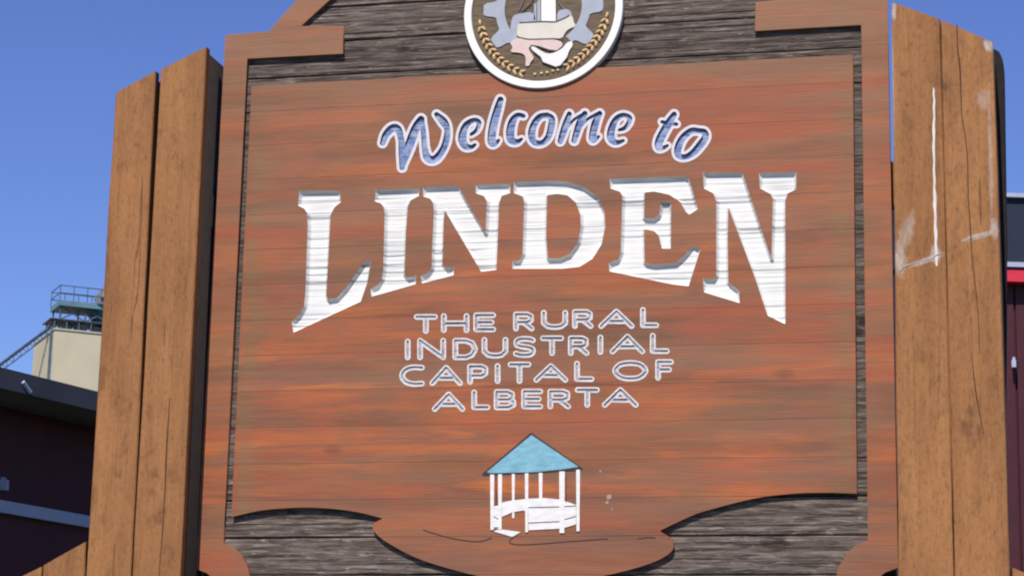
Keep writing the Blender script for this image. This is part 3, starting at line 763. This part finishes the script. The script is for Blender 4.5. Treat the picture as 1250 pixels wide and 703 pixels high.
# ================================================================== BACKGROUND BUILDINGS
AX = math.atan2(ray(625, 351).x, ray(625, 351).y)           # azimuth of the view axis
def azdir(a): return Vector((math.sin(a), math.cos(a), 0))
def on_wall(px, py, p0, d):                                 # pixel on the upright plane through p0 along d
    n = Vector((d.y, -d.x, 0)); r = ray(px, py); t = (p0 - CAM).dot(n) / r.dot(n); return CAM + r * t
MMAR = mat_simple('maroon_siding', (.060, .013, .020), .6, .15, (1, 1, 1), 6)
MROOF = mat_simple('dark_roof_metal', (.055, .052, .062), .5, .15, (1, 1, 1), 4)
MTRIM = mat_simple('pale_trim', (.36, .40, .52), .6, .08)
MRED = mat_simple('red_fascia', (.60, .03, .06), .5, .1)
# left shed: its long side wall runs away from the viewer
dL = azdir(AX + math.radians(29.5)); nL = Vector((dL.y, -dL.x, 0))
pL = atd(60, 560, 14.0)
def quadbox(bm, a, b, z0, z1, n, t):                        # upright box from a to b, thickness t along -n
    v = []
    for q in (a, b):
        for k in (0, 1):
            for z in (z0, z1): v.append(bm.verts.new((q.x - n.x * t * k, q.y - n.y * t * k, z)))
    for f in ((0,1,5,4),(2,6,7,3),(0,2,3,1),(4,5,7,6),(1,3,7,5),(0,4,6,2)): bm.faces.new([v[i] for i in f])
pL = Vector((pL.x, pL.y, 0)); A = pL - dL * 6; B = pL + dL * 14
zE = on_wall(60, 486, pL + nL * .45, dL).z
shed = empty('maroon_shed', ((A.x + B.x) / 2, (A.y + B.y) / 2, 0), 'dark maroon shed with a pale horizontal trim, low at the left behind the timbers', 'shed')
so_ = Vector(shed.location)
def child(bm, name, mat, root):
    me = to_mesh(bm); me.transform(Matrix.Translation(-Vector(root.location))); return link(name, me, mat, root)
k = 0; L = (B - A).length; npan = 9
pmesh = None
for i in range(npan):                                        # siding sheets with open joints
    a = A + dL * (L * i / npan + .012); b = A + dL * (L * (i + 1) / npan - .012)
    if pmesh is None:
        bm = bmesh.new(); quadbox(bm, a - a, b - a, 0, zE, nL, .04)
        for s_ in ():
            c0 = (b - a) * (s_ / 4); quadbox(bm, c0 - dL * .02 + nL * .018, c0 + dL * .02 + nL * .018, 0.02, zE - .01, nL, .018)
        pmesh = to_mesh(bm)
    o = link('siding_sheet', pmesh, MMAR, shed); o.location = a - so_
bm = bmesh.new(); quadbox(bm, A - nL * .05, B - nL * .05, 0, zE - .02, nL, 5.0); child(bm, 'wall', MMAR, shed)
zT = on_wall(55, 628.5, pL, dL).z
bm = bmesh.new(); quadbox(bm, A + nL * .05, B + nL * .05, zT - .035, zT + .035, nL, .03); child(bm, 'trim_strip', MTRIM, shed)
# roof overhanging the wall, rising away from the eave
bm = bmesh.new(); oh = .45
e0, e1 = A + nL * oh - dL * .3, B + nL * oh + dL * .3
r0, r1 = A - nL * 2.6 - dL * .3, B - nL * 2.6 + dL * .3
ze = zE + .0; zr = ze + .25
V = [bm.verts.new(p) for p in ((e0.x, e0.y, ze), (e1.x, e1.y, ze), (r1.x, r1.y, zr), (r0.x, r0.y, zr), (e0.x, e0.y, ze + .07), (e1.x, e1.y, ze + .07), (r1.x, r1.y, zr + .07), (r0.x, r0.y, zr + .07))]
for f in ((0,1,2,3),(4,5,6,7),(0,1,5,4),(1,2,6,5),(2,3,7,6),(3,0,4,7)): bm.faces.new([V[i] for i in f])
child(bm, 'roof', MROOF, shed)
bm = bmesh.new(); quadbox(bm, e0 + nL * .03, e1 + nL * .03, ze - .015, ze + .10, nL, .028); child(bm, 'fascia', MROOF, shed)
lp = on_wall(2, 592, pL, dL)
bm = bmesh.new(); box(bm, lp + nL * .02, (.04, .04, .06)); box(bm, lp + nL * .01 + Vector((0, 0, .035)), (.02, .03, .02)); child(bm, 'wall_light', MTRIM, shed)
p1 = on_wall(28, 466, pL + nL * (oh + .035), dL); p2 = on_wall(37, 479, pL + nL * (oh + .035), dL)
bm = bmesh.new(); bar(bm, p1, p2, .012, 8); child(bm, 'vent_pipe', MTRIM, shed)

# right building: front faces the viewer
pR = atd(1240, 500, 19.0); dR = azdir(AX + math.radians(88)); nR = Vector((dR.y, -dR.x, 0))
if nR.dot(CAM - pR) < 0: nR = -nR
A = on_wall(1100, 500, pR, dR); B = on_wall(1520, 500, pR, dR); A.z = B.z = 0
hall = empty('red_trimmed_building', ((A.x + B.x) / 2, (A.y + B.y) / 2, 0), 'dark building with navy roof and red fascia behind the right-hand timbers', 'building')
z1 = on_wall(1240, 349, pR, dR).z; z2 = on_wall(1240, 334, pR, dR).z; z3 = on_wall(1240, 329, pR, dR).z
bm = bmesh.new(); quadbox(bm, A, B, 0, z2, nR, 7); child(bm, 'wall', MMAR, hall)
npan = 12; L = (B - A).length; pm = None
for i in range(npan):
    a = A + dR * (L * i / npan + .01); b = A + dR * (L * (i + 1) / npan - .01)
    if pm is None:
        bm = bmesh.new(); quadbox(bm, (a - a) + nR * .03, (b - a) + nR * .03, 0, z1, nR, .028); pm = to_mesh(bm)
    o = link('siding_sheet', pm, MMAR, hall); o.location = a - Vector(hall.location)
bm = bmesh.new(); quadbox(bm, A + nR * .16, B + nR * .16, z1, z2, nR, .15); child(bm, 'fascia', MRED, hall)
bm = bmesh.new(); quadbox(bm, A + nR * .18, B + nR * .18, z3 - .02, z3 + .02, nR, .06); child(bm, 'gutter', MTRIM, hall)
bm = bmesh.new(); zt = on_wall(1240, 246, pR, dR).z
MNAVY = mat_simple('navy_roof', (.013, .021, .040), .6, .15, s=4)
quadbox(bm, A + nR * .10, B + nR * .10, z3 + .02, zt + .0, nR, 2.0); child(bm, 'parapet', MNAVY, hall)
for i in range(1, 7):
    p = A + dR * (L * i / 7)
    bm = bmesh.new(); quadbox(bm, p - dR * .02 + nR * .13, p + dR * .02 + nR * .13, z3 + .02, zt - .01, nR, .03); child(bm, 'roof_rib', MNAVY, hall)
bm = bmesh.new(); quadbox(bm, A + nR * .14, B + nR * .14, zt, zt + .035, nR, 2.1); child(bm, 'coping', MTRIM, hall)
lp = on_wall(1234, 447, pR, dR) + nR * .1
bm = bmesh.new(); box(bm, lp, (.035, .06, .06)); box(bm, lp + Vector((0, .05, .045)), (.02, .08, .03)); child(bm, 'wall_light', MTRIM, hall)

# grain elevator far behind
c0 = atd(67, 402, 150.0)
u = azdir(AX + math.radians(66.4)); v_ = azdir(AX - math.radians(23.6))
MCRE = mat_simple('cream_render', (.56, .50, .35), .8, .06, s=.6)
MSTEEL = mat_simple('weathered_steel', (.085, .115, .150), .5, .3, s=2)
MTEAL = mat_simple('teal_hopper', (.060, .17, .21), .5, .25, s=1.5)
el = empty('grain_elevator', (c0.x, c0.y, 0), 'cream grain elevator tower with teal machinery on its roof, far behind left', 'grain elevator')
H = c0.z
def elp(a, b, z):
    if z > H: z = H + (z - H) * .76
    return Vector((c0.x, c0.y, 0)) + u * a + v_ * b + Vector((0, 0, z))
LU, LV = 6.6, 6.2
def ebox(bm, a0, a1, b0, b1, z0, z1):
    vs = [bm.verts.new(elp(a, b, z)) for a in (a0, a1) for b in (b0, b1) for z in (z0, z1)]
    for f in ((0,1,3,2),(4,6,7,5),(0,4,5,1),(2,3,7,6),(1,5,7,3),(0,2,6,4)): bm.faces.new([vs[i] for i in f])
bm = bmesh.new(); ebox(bm, 0, LU, 0, LV, 0, H); child(bm, 'tower', MCRE, el)
bm = bmesh.new(); ebox(bm, -.07, LU, -.07, LV, H, H + .12); child(bm, 'roof_slab', MCRE, el)
bm = bmesh.new(); ebox(bm, -.3, 5.6, .1, 2.6, H + .95, H + 1.03); child(bm, 'lower_deck', MSTEEL, el)
for a in np.arange(0, 5.7, .8):
    for b in (.2, 2.5):
        bm = bmesh.new(); bar(bm, elp(a, b, H + .1), elp(a, b, H + .95), .05); child(bm, 'deck_leg', MSTEEL, el)
for a, w_, h_ in ((.6, .5, .5), (1.5, .7, .8), (2.6, 1.0, .7), (4.0, .6, .9), (4.9, .5, .5)):
    bm = bmesh.new(); ebox(bm, a, a + w_, .5, 1.4, H + .12, H + h_); bar(bm, elp(a + w_ / 2, .95, H + h_), elp(a + w_ / 2 + .3, .95, H + h_ + .5), .09); child(bm, 'drive_motor', MSTEEL, el)
for a in (.35, 2.0, 3.6, 5.0):
    for b in (.3, 2.4):
        bm = bmesh.new(); bar(bm, elp(a, b, H + .9), elp(a, b, H + 2.3), .06); child(bm, 'platform_leg', MSTEEL, el)
for a, a2 in ((.35, 2.0), (2.0, 3.6), (3.6, 5.0)):
    bm = bmesh.new(); bar(bm, elp(a, .3, H + 1), elp(a2, .3, H + 2.2), .045); bar(bm, elp(a2, .3, H + 1), elp(a, .3, H + 2.2), .045); child(bm, 'cross_brace', MSTEEL, el)
bm = bmesh.new(); ebox(bm, .2, 5.6, .0, 2.7, H + 2.15, H + 2.6); child(bm, 'platform', mat_simple('teal_platform', (.12, .22, .27), .5, .2, s=1), el)
bm = bmesh.new()
r = bmesh.ops.create_cone(bm, cap_ends=True, segments=20, radius1=.55, radius2=1.7, depth=1.5)
bmesh.ops.transform(bm, matrix=Matrix.Translation(elp(3.7, 1.3, H + 1.6)), verts=r['verts']); child(bm, 'hopper', MTEAL, el)
bm = bmesh.new()
for a in np.arange(.2, 5.7, .9):
    bar(bm, elp(a, .05, H + 2.6), elp(a, .05, H + 3.9), .03); bar(bm, elp(a, 2.6, H + 2.6), elp(a, 2.6, H + 3.9), .03)
for z in (3.25, 3.9):
    for b in (.05, 2.6): bar(bm, elp(.2, b, H + z), elp(5.6, b, H + z), .035)
    bar(bm, elp(.2, .05, H + z), elp(.2, 2.6, H + z), .035)
child(bm, 'guard_rail', MSTEEL, el)
MDRV = mat_simple('grey_drive', (.20, .20, .20), .6, .3, s=2)
bm = bmesh.new(); ebox(bm, 2.9, 4.2, .8, 1.8, H + 2.6, H + 3.7); r = bmesh.ops.create_cone(bm, cap_ends=True, segments=4, radius1=.9, radius2=.2, depth=1.0)
bmesh.ops.transform(bm, matrix=Matrix.Translation(elp(3.55, 1.3, H + 4.1)), verts=r['verts']); child(bm, 'head_drive', MDRV, el)
bm = bmesh.new(); ebox(bm, 4.5, 5.3, .9, 1.6, H + 2.6, H + 4.3); child(bm, 'drive_motor', MDRV, el)
bm = bmesh.new(); bar(bm, elp(-.05, .5, H - 8), elp(-.05, .5, H + .8), .06); bar(bm, elp(-.05, .9, H - 8), elp(-.05, .9, H + .8), .06)
for z in np.arange(-7.5, .8, .8): bar(bm, elp(-.05, .5, H + z), elp(-.05, .9, H + z), .03)
child(bm, 'ladder', MSTEEL, el)
# inclined conveyor reaching the roof
ca = elp(.3, 1.2, H + .9); cb_ = atd(-260, 640, 165.0)
root = empty('inclined_conveyor', (cb_.x, cb_.y, 0), 'thin inclined conveyor rising from the left up to the cream elevator roof', 'conveyor')
bm = bmesh.new(); bar(bm, cb_, ca, .11, 8); child(bm, 'tube', MSTEEL, root)
bm = bmesh.new(); bar(bm, cb_ - Vector((0, 0, .5)), ca - Vector((0, 0, .5)), .045)
nseg = 40
for i in range(nseg):
    p = cb_.lerp(ca, i / nseg); q = cb_.lerp(ca, (i + 1) / nseg); bar(bm, p, q - Vector((0, 0, .5)), .025); bar(bm, q, q - Vector((0, 0, .5)), .025)
child(bm, 'truss', MSTEEL, root)
bm = bmesh.new()
for t in (0.02, .35, .68):
    p = cb_.lerp(ca, t); bar(bm, (p.x - .5, p.y, 0), (p.x, p.y, p.z - .9), .1); bar(bm, (p.x + .5, p.y, 0), (p.x, p.y, p.z - .9), .1)
child(bm, 'trestle', MSTEEL, root)
